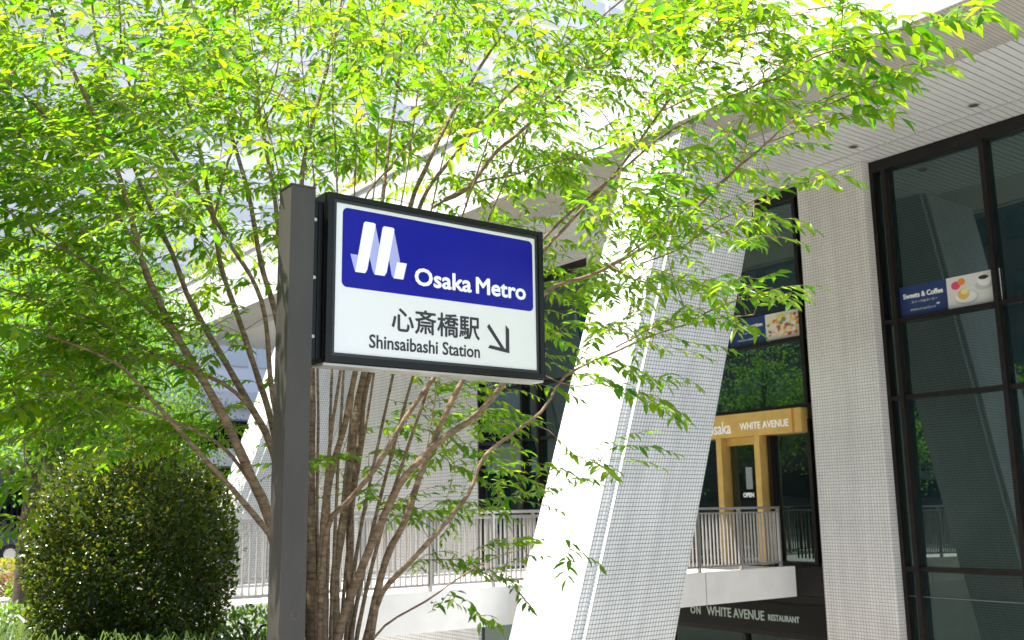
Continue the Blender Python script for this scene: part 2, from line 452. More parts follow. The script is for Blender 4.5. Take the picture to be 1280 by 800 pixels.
# facade
ZB = -3.3
def wall_piece(u0, u1, z0, z1, mat='tile_pier', vv=VF, name='facade_wall'):
    return MB().box((vv, u0, z0), (vv + .4, u1, z1)).build(name, M[mat], B)
MB().box((VF - .2, 10.67, ZB), (VF + .1, 12.19, ZS - .003)).build('tiled_pier', M['tile_pier'], B)
wall_piece(15.75, 18.92, .44, ZS); wall_piece(23.86, UB, ZB, ZS, 'tile_big')
wall_piece(18.92, 23.86, 7.92, ZS)
wall_piece(12.2, 23.85, -.95, -.12, 'frame', VF + .05)
wall_piece(12.2, 23.85, ZB, -.96, 'glass2', VF + .1, 'basement_glazing')
# floor slab edge behind the bridge
def window(u0, u1, z0, z1, mull, trans, vg=VF + .12, th=.075, glass='glass'):
    """one glazed bay: frame members, then a pane in every opening"""
    fr = MB()
    fr.box((VF, u0, z0), (vg + .1, u0 + th, z1)); fr.box((VF, u1 - th, z0), (vg + .1, u1, z1))
    fr.box((VF + .002, u0 + th, z0), (vg + .1, u1 - th, z0 + th)); fr.box((VF + .002, u0 + th, z1 - .22), (vg + .1, u1 - th, z1))
    w = fr.build('window', M['frame'], B)
    us = sorted([u0 + th] + list(mull) + [u1 - th]); zs = sorted([z0 + th] + list(trans) + [z1 - .22])
    for q in mull: MB().box((VF - .03, q - .042, z0 + th), (vg + .1, q + .042, z1 - .22)).build('mullion', M['frame'], w)
    for i in range(len(us) - 1):
        for q in trans:
            a = us[i] + (.043 if i else 0); b = us[i + 1] - (.043 if i < len(us) - 2 else 0)
            MB().box((VF + .01, a, q - .04), (vg + .1, b, q + .04)).build('transom', M['frame'], w)
    for i in range(len(us) - 1):
        for j in range(len(zs) - 1):
            # each pane sits a hair out of true, as real ones do
            t1, t2 = random.uniform(-.004, .004), random.uniform(-.004, .004)
            m = MB(); m.poly([(vg + t1, us[i], zs[j]), (vg - t1, us[i], zs[j + 1]), (vg - t1 + t2, us[i + 1], zs[j + 1]), (vg + t1 + t2, us[i + 1], zs[j])]); m.build('pane', M[glass], w)
    return w
TR = (.47, 3.5, 4.92)
window(1.5, 10.668, -3.29, ZS - .004, (4.3, 6.38, 8.45, 10.36), TR)
window(12.192, 15.748, 3.52, ZS - .004, (12.45,), (4.92,))
window(12.192, 13.488, -.11, 3.5, (12.45,), (.47,), glass='glass2')
window(18.922, 23.858, -.11, 7.918, (21.05, 21.75), (3.45, 4.92))
for u_ in (12.45, 14.4, 16.5, 19, 21.5): MB().box((VF + .02, u_ - .06, ZB), (VF + .1, u_ + .06, -.97)).build('basement_mullion', M['frame'], B)
# shop name on the glass of the far bay
lettering('GHERATON', (23.2, 2.83, 22.02, 3.02), 'v', VF + .105, M['letter_pale'], B, .008)
MB().box((VF + .1, 21.82, 2.62), (VF + .112, 23.3, 3.4)).build('frosted_band', flat('frosted_film', (.13, .17, .155)), B)
# golden entrance
E_ = MB().box((VF - .22, 12.45, 3.02), (VF + .1, 16.6, 3.5)).build('entrance_header', M['gold'], B, bevel=.008)
MB().box((VF - .235, 12.62, 3.02), (VF - .221, 12.66, 3.5)).build('header_groove', flat('amber_brass', (.42, .17, .02)), E_)
lettering('osaka', (14.86, 3.10, 14.24, 3.36), 'v', VF - .221, M['letter_white'], E_, .004)
lettering('WHITE AVENUE', (14.0, 3.15, 12.75, 3.30), 'v', VF - .221, M['letter_white'], E_, .004)
for u_ in (13.6, 14.62): MB().box((VF - .2, u_ - .07, .44), (VF + .1, u_ + .07, 3.018)).build('entrance_post', M['gold'], B, bevel=.005)
MB().box((VF - .02, 13.672, 2.86), (VF + .1, 14.548, 3.016)).build('door_rail', M['gold'], B)
d = MB(); d.poly([(VF + .06, 13.71, .45), (VF + .06, 13.71, 2.86), (VF + .06, 14.51, 2.86), (VF + .06, 14.51, .45)]); d = d.build('door', M['glass2'], B)
lettering('OPEN', (14.24, 1.78, 13.95, 1.88), 'v', VF + .055, M['letter_white'], d, .006)
MB().box((VF + .04, 13.96, 1.95), (VF + .052, 14.13, 2.4)).build('notice', flat('grey_paper', (.22, .25, .26)), d)
d = MB(); d.poly([(VF + .06, 14.73, .45), (VF + .06, 14.73, 3.0), (VF + .06, 15.75, 3.0), (VF + .06, 15.75, .45)]); d.build('door', M['glass2'], B)
MB().box((VF - .1, 12.2, -.1), (VF + .02, 15.74, .44)).build('floor_edge', M['frame'], B)
# basement restaurant sign band
S_ = MB().box((VF + .02, 12.3, -.86), (VF + .048, 18.6, -.3)).build('restaurant_sign_band', M['black'], B)
lettering('O', (15.85, -.66, 15.71, -.50), 'v', VF + .019, M['letter_pale'], S_, .004)
lettering('N', (15.68, -.66, 15.56, -.50), 'v', VF + .019, M['letter_pale'], S_, .004)
lettering('WHITE AVENUE', (15.38, -.665, 13.84, -.475), 'v', VF + .019, M['letter_pale'], S_, .004)
lettering('RESTAURANT', (13.74, -.65, 12.98, -.53), 'v', VF + .019, M['letter_pale'], S_, .004)

# ------------------------------------------------------------------ window posters
def poster(label, u0, u1, z0, z1, usplit, title, sub, brand):
    p = thing('window_poster', label, 'poster', (VF + .1, (u0 + u1) / 2, z0), 'printed posters inside the facade windows')
    MB().box((VF + .088, u1, z0), (VF + .1, usplit, z1)).build('picture_half', flat('poster_white', (.62, .64, .60)), p)
    h = MB().box((VF + .086, usplit + .002, z0), (VF + .1, u0, z1)).build('text_half', flat('poster_navy', (.012, .035, .13)), p)
    W_ = u0 - usplit; H_ = z1 - z0
    lettering(title, (u0 - .08 * W_, z0 + .58 * H_, u0 - .92 * W_, z0 + .76 * H_), 'v', VF + .085, M['letter_white'], h, .004)
    lettering(sub, (u0 - .25 * W_, z0 + .40 * H_, u0 - .80 * W_, z0 + .48 * H_), 'v', VF + .085, M['letter_white'], h, .0)
    b_ = MB()                                  # the maker's line under it, too small to read, with a white bird mark
    for k in range(13):
        a_ = u0 - (.22 + .042 * k) * W_; zz = z0 + .15 * H_
        b_.box((VF + .0846, a_, zz), (VF + .0858, a_ - .010, zz + random.uniform(.05, .085) * H_))
        b_.box((VF + .0846, a_ - .011, zz + random.uniform(0, .05) * H_), (VF + .0857, a_ - .026, zz + .012 + random.uniform(.01, .05) * H_))
    b_.disc((VF + .0845, u0 - .80 * W_, z0 + .27 * H_), .035, 0, 9, .55)
    o_ = b_.build('maker_mark', M['letter_pale'], h); o_['kind'] = 'stuff'
    return p
P1 = poster('blue and white sweets and coffee poster in the window right of the tiled pier', 10.30, 8.40, 4.975, 5.53, 9.37, 'Sweets & Coffee', 'スイーツ&コーヒー', 'ristorante café')
def art(p, name, c, du, dz, r, sy=1.0, d=.001, n=18):
    MB().disc((VF + .087 - d, du, dz), r, 0, n, sy).build(name, c, p)
cream, pale, yel = flat('cream_print', (.74, .76, .72)), flat('grey_print', (.46, .50, .48)), flat('custard_print', (.66, .46, .10))
art(P1, 'plate_print', pale, 9.02, 5.13, .22, .55, .0005); art(P1, 'plate_print', cream, 9.03, 5.145, .20, .5, .001)
art(P1, 'cake_print', yel, 9.07, 5.20, .11, .9, .0015); art(P1, 'cake_print', flat('light_custard_print', (.80, .66, .28)), 9.05, 5.24, .07, .7, .002)
art(P1, 'flower_print', flat('pink_print', (.66, .06, .16)), 9.20, 5.37, .085, .9, .0015); art(P1, 'flower_print', flat('orange_print', (.75, .22, .03)), 9.09, 5.42, .07, .9, .002)
art(P1, 'saucer_print', pale, 8.68, 5.30, .17, .5, .0005); art(P1, 'cup_print', cream, 8.68, 5.37, .12, .8, .001); art(P1, 'coffee_print', flat('coffee_print', (.03, .018, .012)), 8.69, 5.43, .09, .42, .0015)
MB().box((VF + .085, 8.43, 5.02), (VF + .0875, 8.47, 5.50)).build('stripe_print', flat('maroon_print', (.16, .04, .07)), P1)
P2 = poster('blue poster beside a picture of food in the window above the golden entrance', 14.40, 12.52, 4.975, 5.53, 13.42, 'Party Selection', 'パーティーメニュー', 'ristorante café')
foodc = [(.72, .42, .06), (.62, .18, .04), (.78, .66, .40), (.20, .28, .05), (.80, .72, .55), (.42, .10, .06), (.70, .55, .12)]
for k in range(70):
    cc = random.choice(foodc)
    art(P2, 'food_print', flat('food_print_%d' % foodc.index(cc), cc), random.uniform(12.6, 13.34), random.uniform(5.03, 5.47), random.uniform(.03, .065), random.uniform(.5, 1), .0005 + k * .0002, 7)

# ------------------------------------------------------------------ bridge over the court and its two railings
UBR, ZD = 12.9, .44
br = thing('footbridge', 'pale concrete footbridge crossing the sunken court to the golden entrance', 'bridge', (10, UBR, 0))
MB().box((4.66, UBR + .13, -.10), (VF - .12, 16.3, ZD - .03)).build('deck', M['deck'], br)
edges = [4.66, 7.2, 9.72, 12.2, 13.95, VF - .1]
for k in range(len(edges) - 1):
    MB().box((edges[k] + .012, UBR, -.13), (edges[k + 1] - .012, UBR + .125, ZD)).build('edge_panel', M['concrete'], br, bevel=.01)
    MB().box((edges[k] + .012, 16.305, -.13), (edges[k + 1] - .012, 16.43, ZD)).build('edge_panel', M['concrete'], br, bevel=.01)
MB().box((4.68, UBR + .03, -.12), (VF - .12, UBR + .11, ZD - .012)).build('joint_backing', M['groove'], br)
def railing(u0, va, vb, label, ret=False):
    r = thing('railing', label, 'railing', ((va + vb) / 2, u0, ZD), 'grey baluster railings of the footbridge')
    MB().box((va, u0 - .035, 1.545), (vb, u0 + .035, 1.59)).build('top_rail', M['rail'], r, bevel=.008)
    MB().box((va, u0 - .02, 1.47), (vb, u0 + .02, 1.495)).build('upper_bar', M['steel'], r)
    MB().box((va, u0 - .02, ZD + .07), (vb, u0 + .02, ZD + .105)).build('bottom_bar', M['steel'], r)
    rb = list(r['base'])
    bal = MB().box((-.007, -.018, ZD + .106), (.007, .018, 1.469)).mesh('baluster', M['steel'])
    pst = MB().box((-.022, -.03, ZD + .001), (.022, .03, 1.544)).mesh('post', M['rail'])
    n = int((vb - va) / .095); pv = [va + .03 + i * (vb - va - .06) / 10 for i in range(11)]
    for x in pv: share('post', pst, (x - rb[0], u0 - rb[1], -rb[2]), r)
    for i in range(1, n):
        x = va + i * .095
        if min(abs(x - q) for q in pv) > .03: share('baluster', bal, (x - rb[0], u0 - rb[1], -rb[2]), r)
    if ret:
        MB().box((vb - .04, u0 + .04, 1.545), (vb, u0 + .5, 1.59)).build('return_rail', M['rail'], r)
        for i in range(1, 6): share('baluster', bal, (vb - .02 - rb[0], u0 + i * .09 - rb[1], -rb[2]), r)
railing(UBR + .07, 4.7, VF - .42, 'nearer grey baluster railing on the side of the footbridge facing the sign', True)
railing(16.36, 4.7, VF - .42, 'farther grey baluster railing of the footbridge seen through the nearer one')

# ------------------------------------------------------------------ station sign
US = 4.2
sg = thing('station_sign', 'black framed subway station sign with blue panel on a dark square post', 'sign', (1.94, US + .065, 0))
p = MB().box((1.88, US, 0), (2.0, US + .13, 3.10)).build('post', M['post'], sg, bevel=.004)
MB().box((1.876, US - .004, 3.101), (2.004, US + .134, 3.108)).build('post_cap', M['post'], p)
MB().box((1.84, US - .04, 0.0), (2.04, US + .17, .02)).build('base_plate', M['post'], sg)
# faded scuffs on the lower post
for (v_, z_, r_) in ((1.953, 1.165, .024), (1.983, 1.345, .014)):
    ring = MB()
    for k in range(14):
        a, b = 2 * math.pi * k / 14, 2 * math.pi * (k + 1) / 14
        ring.poly([(v_ + .6 * r_ * math.cos(a), US - .0012, z_ + .7 * r_ * math.sin(a)), (v_ + r_ * math.cos(a), US - .0012, z_ + r_ * math.sin(a)), (v_ + r_ * math.cos(b), US - .0012, z_ + r_ * math.sin(b)), (v_ + .6 * r_ * math.cos(b), US - .0012, z_ + .7 * r_ * math.sin(b))])
    ring.build('scuff_mark', M['rust'], p)
MB().box((2.001, US + .035, 2.30), (2.035, US + .105, 3.06)).build('bracket', M['black'], sg)
MB().box((2.036, US + .03, 2.30), (2.058, US + .11, 3.055)).build('bracket_channel', M['black'], sg)
for z_ in (2.4, 2.68, 2.96):
    b_ = MB(); b_.extrude([(2.018 + .009 * math.cos(t), z_ + .009 * math.sin(t)) for t in np.linspace(0, 2 * math.pi, 6, endpoint=False)], 1, US + .026, US + .034); b_.build('bolt', M['under'], sg)
BV0, BV1, BZ0, BZ1 = 2.06, 3.365, 2.268, 3.10
bx = MB(); bx.box((BV0, US + .012, BZ0 + .012), (BV1, US + .125, BZ1)); bx = bx.build('sign_box', M['black'], sg, bevel=.006)
MB().box((BV0 + .004, US + .008, BZ0), (BV1 - .004, US + .122, BZ0 + .011)).build('underside_tray', M['under'], bx)
fr = MB(); t = .036; f0 = US - .012; f1 = US + .0115
fr.box((BV0 + .004, f0, BZ0 + .016), (BV0 + t, f1, BZ1 - .003)); fr.box((BV1 - t, f0, BZ0 + .016), (BV1 - .004, f1, BZ1 - .003))
fr.box((BV0 + t, f0, BZ0 + .016), (BV1 - t, f1, BZ0 + .016 + t * .8)); fr.box((BV0 + t, f0, BZ1 - .003 - t * .7), (BV1 - t, f1, BZ1 - .003))
fr.build('front_frame', M['black'], sg, bevel=.004)
i0, i1, k0, k1 = BV0 + t, BV1 - t, BZ0 + .016 + t * .8, BZ1 - .003 - t * .7
fr = MB(); q = .016; g0, g1 = US - .004, US + .011
fr.box((i0, g0, k0), (i0 + q, g1, k1)); fr.box((i1 - q, g0, k0), (i1, g1, k1)); fr.box((i0 + q, g0, k0), (i1 - q, g1, k0 + q)); fr.box((i0 + q, g0, k1 - q), (i1 - q, g1, k1))
fr.build('inner_bead', flat('bead_black', (.016, .016, .015), .4), sg)
pn = MB().box((i0 + q, US + .002, k0 + q), (i1 - q, US + .010, k1 - q)).build('face_panel', M['panel'], sg)
# blue field with round corners
def rrect(a0, z0, a1, z1, r, n=6):
    o = []
    for (cx, cz, s) in ((a1 - r, z0 + r, -90), (a1 - r, z1 - r, 0), (a0 + r, z1 - r, 90), (a0 + r, z0 + r, 180)):
        for k in range(n + 1):
            w = R(s + 90 * k / n); o.append((cx + r * math.cos(w), cz + r * math.sin(w)))
    return o
bf = MB().extrude(rrect(2.147, 2.648, 3.295, 3.037, .028), 1, US + .0002, US + .0018).build('blue_field', M['blue'], sg)
def film(pts, d, mat, parent, name):
    MB().extrude(pts, 1, US - d - .0006, US - d).build(name, mat, parent)
film([(2.190, 2.812), (2.235, 2.812), (2.262, 2.735), (2.222, 2.727), (2.214, 2.733)], .0002, M['logo_g'], bf, 'logo_fold')
film([(2.314, 2.978), (2.325, 2.968), (2.345, 2.885), (2.375, 2.735), (2.322, 2.727), (2.311, 2.745), (2.288, 2.83)], .0002, M['logo_g'], bf, 'logo_fold')
film([(2.416, 2.972), (2.428, 2.965), (2.463, 2.815), (2.44, 2.74), (2.428, 2.722), (2.417, 2.735), (2.398, 2.83)], .0002, M['logo_g'], bf, 'logo_fold')
film([(2.217, 2.727), (2.270, 2.727), (2.281, 2.745), (2.325, 2.978), (2.316, 2.984), (2.268, 2.984), (2.259, 2.975)], .001, M['logo_w'], bf, 'logo_stroke')
film([(2.322, 2.727), (2.376, 2.727), (2.388, 2.745), (2.430, 2.970), (2.421, 2.977), (2.372, 2.977), (2.363, 2.968)], .001, M['logo_w'], bf, 'logo_stroke')
film([(2.428, 2.722), (2.482, 2.722), (2.502, 2.806), (2.446, 2.806)], .001, M['logo_w'], bf, 'logo_stroke')
lettering('Osaka', (2.548, 2.703, 2.892, 2.795), 'u', US, M['logo_w'], bf, .0034, .001)
lettering('Metro', (2.918, 2.703, 3.245, 2.793), 'u', US, M['logo_w'], bf, .0034, .001)
lettering('心斎橋駅', (2.420, 2.458, 2.942, 2.582), 'u', US + .0016, M['ink'], pn, .0022, .001)
lettering('Shinsaibashi Station', (2.298, 2.366, 2.942, 2.433), 'u', US + .0016, M['ink'], pn, .0016, .001)
film([(2.988, 2.535), (3.002, 2.552), (3.098, 2.432), (3.084, 2.420)], -.0015, M['ink'], pn, 'arrow_shaft')
film([(2.993, 2.424), (3.131, 2.407), (3.131, 2.540), (3.109, 2.557), (3.109, 2.430), (3.012, 2.440)][0:2] + [(3.131, 2.412), (3.131, 2.535), (3.108, 2.556), (3.108, 2.429), (3.006, 2.441)], -.0012, M['ink'], pn, 'arrow_head')

# ------------------------------------------------------------------ tower, shops, unseen block added for the reflections
UT = 46.0
T = thing('office_tower', 'tall pale grey office tower with window bands behind the tree', 'building', (20, UT, 0))
MB().box((-6, UT, 6.0), (52, UT + 20, 62)).build('wall', M['tower'], T)
MB().box((-6, UT + .9, 0), (52, UT + 20, 5.99)).build('shop_front', M['glass2'], T)
wn_me = MB().box((-1.0, -.06, -.5), (1.0, .02, .5)).mesh('window', M['tower_glass'])
for i in range(23):
    for j in range(12):
        share('window', wn_me, (-4 + i * 2.4 - 20, 0, 9.0 + j * 3.6), T)
for j in range(14): MB().box((-6, UT - .35, 6.6 + j * 3.6), (52, UT - .001, 7.25 + j * 3.6)).build('ledge', M['tower_dk'], T)
MB().box((-6, UT - 1.6, 3.7), (52, UT + .8, 4.5)).build('canopy', M['canopy'], T)
for i in range(14): MB().box((-5.4 + i * 2.9 + .6, UT - .3, 0), (-4.6 + i * 2.9 + .6, UT + .4, 3.69)).build('column', M['beige'], T)
def hanging(v_, z0, z1, mat, label):
    s = thing('shop_sign', label, 'sign', (v_, UT - .5, z0))
    MB().box((v_ - .35, UT - .62, z0), (v_ + .35, UT - .5, z1)).build('board', mat, s, bevel=.02)
    MB().box((v_ - .3, UT - .5, z1 - .3), (v_ + .3, UT - .002, z1 - .2)).build('bracket', M['frame'], s)
hanging(13.1, 4.6, 6.8, M['orange'], 'orange vertical shop sign seen between the dark trunks above the round shrub')
O = thing('reflection_block', 'unseen dark block added across the street to darken the window reflections', 'building', (-24, 10, 0))
MB().box((-40, -40, 0), (-24, 70, 34)).build('wall', M['opp'], O)  # added out of view so the facade glass mirrors dark instead of bright sky
wm = MB().box((-.06, -1.3, -.9), (.02, 1.3, .9)).mesh('window', M['glass2'])
wm_b = [(-24.0 + .04 + 24, -36 + 3.5 * i - 10, 3 + 3.6 * j) for i in range(30) for j in range(9)]
for q in wm_b: share('window', wm, (q[0] + .03, q[1], q[2]), O)

# ------------------------------------------------------------------ car on the side street
def car(v_front, u_side, label):
    cr = thing('parked_car', label, 'car', (v_front - 2.1, u_side + .85, 0))
    x = lambda s: v_front - s
    prof = [(0.02, .42), (0.0, .62), (.12, .78), (1.05, .93), (1.75, 1.36), (2.2, 1.46), (3.2, 1.44), (3.75, 1.08), (4.2, 1.0), (4.28, .6), (4.2, .32), (3.75, .26)]
    pts = [(x(a), b) for a, b in prof]
    def arch(c):
        return [(x(c) + .34 * math.cos(t), .31 + .34 * math.sin(t)) for t in np.linspace(math.pi * 1.02, -.02 * math.pi, 9)]
    pts += arch(3.42) + arch(.85) + [(x(.2), .27)]
    b = MB().extrude(pts, 1, u_side, u_side + 1.7).build('body', M['navy'], cr, bevel=.05)
    MB().extrude([(x(1.28), .98), (x(1.82), 1.33), (x(2.25), 1.41), (x(2.28), .98)], 1, u_side - .006, u_side + .002).build('side_window', M['glass2'], cr)
    MB().extrude([(x(2.36), .98), (x(2.34), 1.41), (x(3.15), 1.39), (x(3.6), 1.02)], 1, u_side - .006, u_side + .002).build('side_window', M['glass2'], cr)
    for c in (.85, 3.42):
        for yy in (u_side - .01, u_side + 1.53):
            w = MB(); w.extrude([(x(c) + .31 * math.cos(t), .31 + .31 * math.sin(t)) for t in np.linspace(0, 2 * math.pi, 22, endpoint=False)], 1, yy, yy + .18); w = w.build('wheel', M['rubber'], cr)
            MB().extrude([(x(c) + .2 * math.cos(t), .31 + .2 * math.sin(t)) for t in np.linspace(0, 2 * math.pi, 18, endpoint=False)], 1, yy - .012, yy + .0).build('rim', M['chrome'], w)
    for yy in (u_side + .12, u_side + 1.28): MB().box((x(.0) - .14, yy, .62), (x(.0) + .012, yy + .3, .75)).build('headlight', M['lampw'], cr, bevel=.02)
    MB().extrude([(x(.2), .62), (x(.45), .62), (x(.5), .74), (x(.2), .74)], 1, u_side - .008, u_side + .002).build('headlight', M['lampw'], cr)
    MB().box((x(1.55), u_side - .13, .96), (x(1.4), u_side - .003, 1.08)).build('mirror', M['navy'], cr, bevel=.03)
car(8.35, 39.4, 'dark blue car parked by the beige columns at the left edge')

# ------------------------------------------------------------------ vegetation tools
LT = np.array([(0, 0, 0), (.33, 0, -.015), (.67, 0, -.03), (1, 0, -.11), (.30, .5, .05), (.66, .36, .015), (.30, -.5, .05), (.66, -.36, .015)])
LF = np.array([(0, 4, 1), (0, 1, 6), (1, 4, 5), (1, 5, 2), (1, 2, 7), (1, 7, 6), (2, 5, 3), (2, 3, 7)])
LF = LF[:, ::-1]
def unit(a): return a / np.maximum(1e-9, np.linalg.norm(a, axis=-1, keepdims=True))
def leaf_frames(d, n):
    d = unit(d); n = n - d * np.sum(n * d, -1, keepdims=True); n = unit(n); s = np.cross(n, d)
    return d, s, n
def tri_mesh(name, verts, faces, mat, smooth=True):
    me = bpy.data.meshes.new(name)
    me.vertices.add(len(verts)); me.vertices.foreach_set('co', np.ascontiguousarray(verts, dtype=np.float32).ravel())
    me.loops.add(len(faces) * 3); me.loops.foreach_set('vertex_index', np.ascontiguousarray(faces, dtype=np.int32).ravel())
    me.polygons.add(len(faces)); me.polygons.foreach_set('loop_start', np.arange(0, len(faces) * 3, 3, dtype=np.int32))
    me.polygons.foreach_set('use_smooth', np.full(len(faces), smooth, dtype=bool))
    me.materials.append(mat); me.update(calc_edges=True)
    return me
def leaf_cloud(name, P, D, N, L, asp, mat, parent, origin):
    d, s, n = leaf_frames(D, N)
    V = P[:, None, :] + L[:, None, None] * (LT[None, :, 0:1] * d[:, None, :] + LT[None, :, 1:2] * asp * s[:, None, :] + LT[None, :, 2:3] * n[:, None, :])
    Fc = (np.arange(len(P)) * 8)[:, None, None] + LF[None]
    o = bpy.data.objects.new(name, tri_mesh(name, V.reshape(-1, 3) - np.array(origin), Fc.reshape(-1, 3), mat))
    place(o, parent); o['kind'] = 'stuff'
    return o
def at(x, y, Y):
    """the point seen at pixel (x, y) of the 1280 x 800 picture, Y metres ahead of the viewer"""
    d = _F * FPX + _R * (x - 640) + _U * (400 - y)
    return np.array([0, 0, EYE]) + d * (Y / d[1])
def pix(P):
    q = P - np.array([0, 0, EYE]); w = q @ _F
    return 640 + FPX * (q @ _R) / w, 400 - FPX * (q @ _U) / w
def spline(pts, step):
    pts = [np.array(p, float) for p in pts]
    pts = [2 * pts[0] - pts[1]] + pts + [2 * pts[-1] - pts[-2]]
    out = []
    for i in range(1, len(pts) - 2):
        p0, p1, p2, p3 = pts[i - 1:i + 3]
        n = max(2, int(np.linalg.norm(p2 - p1) / step))
        for k in range(n):
            t = k / n
            out.append(.5 * ((2 * p1) + (-p0 + p2) * t + (2 * p0 - 5 * p1 + 4 * p2 - p3) * t * t + (-p0 + 3 * p1 - 3 * p2 + p3) * t ** 3))
    out.append(pts[-2])
    return np.array(out)
def tubes(paths, radii, n):
    """joined tapering tubes as one vertex and face array"""
    VV, FF, k = [], [], 0
    for P, r in zip(paths, radii):
        P = np.asarray(P); m = len(P)
        if m < 2: continue
        T = unit(np.gradient(P, axis=0))
        A = np.cross(T, np.array([.13, .21, .97])); A = unit(A); Bv = np.cross(T, A)
        w = np.arange(n) * 2 * math.pi / n
        ring = P[:, None, :] + np.asarray(r)[:, None, None] * (np.cos(w)[None, :, None] * A[:, None, :] + np.sin(w)[None, :, None] * Bv[:, None, :])
        VV.append(ring.reshape(-1, 3))
        i = np.arange(m - 1)[:, None] * n; j = np.arange(n)[None, :]; j2 = (j + 1) % n
        a, b, c_, d_ = i + j, i + j2, i + n + j2, i + n + j
        FF.append(np.stack([np.stack([a, b, c_], -1), np.stack([a, c_, d_], -1)], 2).reshape(-1, 3) + k); k += m * n
    return np.concatenate(VV), np.concatenate(FF)
def wood(name, paths, radii, n, mat, parent, origin, stuff=False):
    V, Fc = tubes(paths, radii, n)
    o = bpy.data.objects.new(name, tri_mesh(name, V - np.array(origin), Fc, mat)); place(o, parent)
    if stuff: o['kind'] = 'stuff'
    return o

# ------------------------------------------------------------------ planting bed
PB = thing('planter', 'raised planting bed with granite edge under the tree and round shrub', 'planter', (1.5, 4.9, 0))
for lo, hi in (((-4.0, 4.62, 0), (4.3, 4.82, .52)), ((-4.0, 9.0, 0), (4.3, 9.2, .52)), ((4.1, 4.822, 0), (4.3, 8.998, .52)), ((-4.0, 4.822, 0), (-3.8, 8.998, .52))):
    MB().box(lo, hi).build('edging', M['kerb'], PB, bevel=.015)
MB().box((-3.799, 4.821, 0), (4.099, 8.999, .5)).build('soil', M['soil'], PB)

# ------------------------------------------------------------------ the multi-stemmed tree
base = at(412, 950, 6.0); base[2] = .5
T1 = thing('zelkova_tree', 'multi stemmed tree with fresh green leaves spreading behind the station sign', 'tree', (0, 0, 0), rot=0)
T1.location = Vector(base); T1['base'] = [0, 0, 0]
ORI = base.copy()
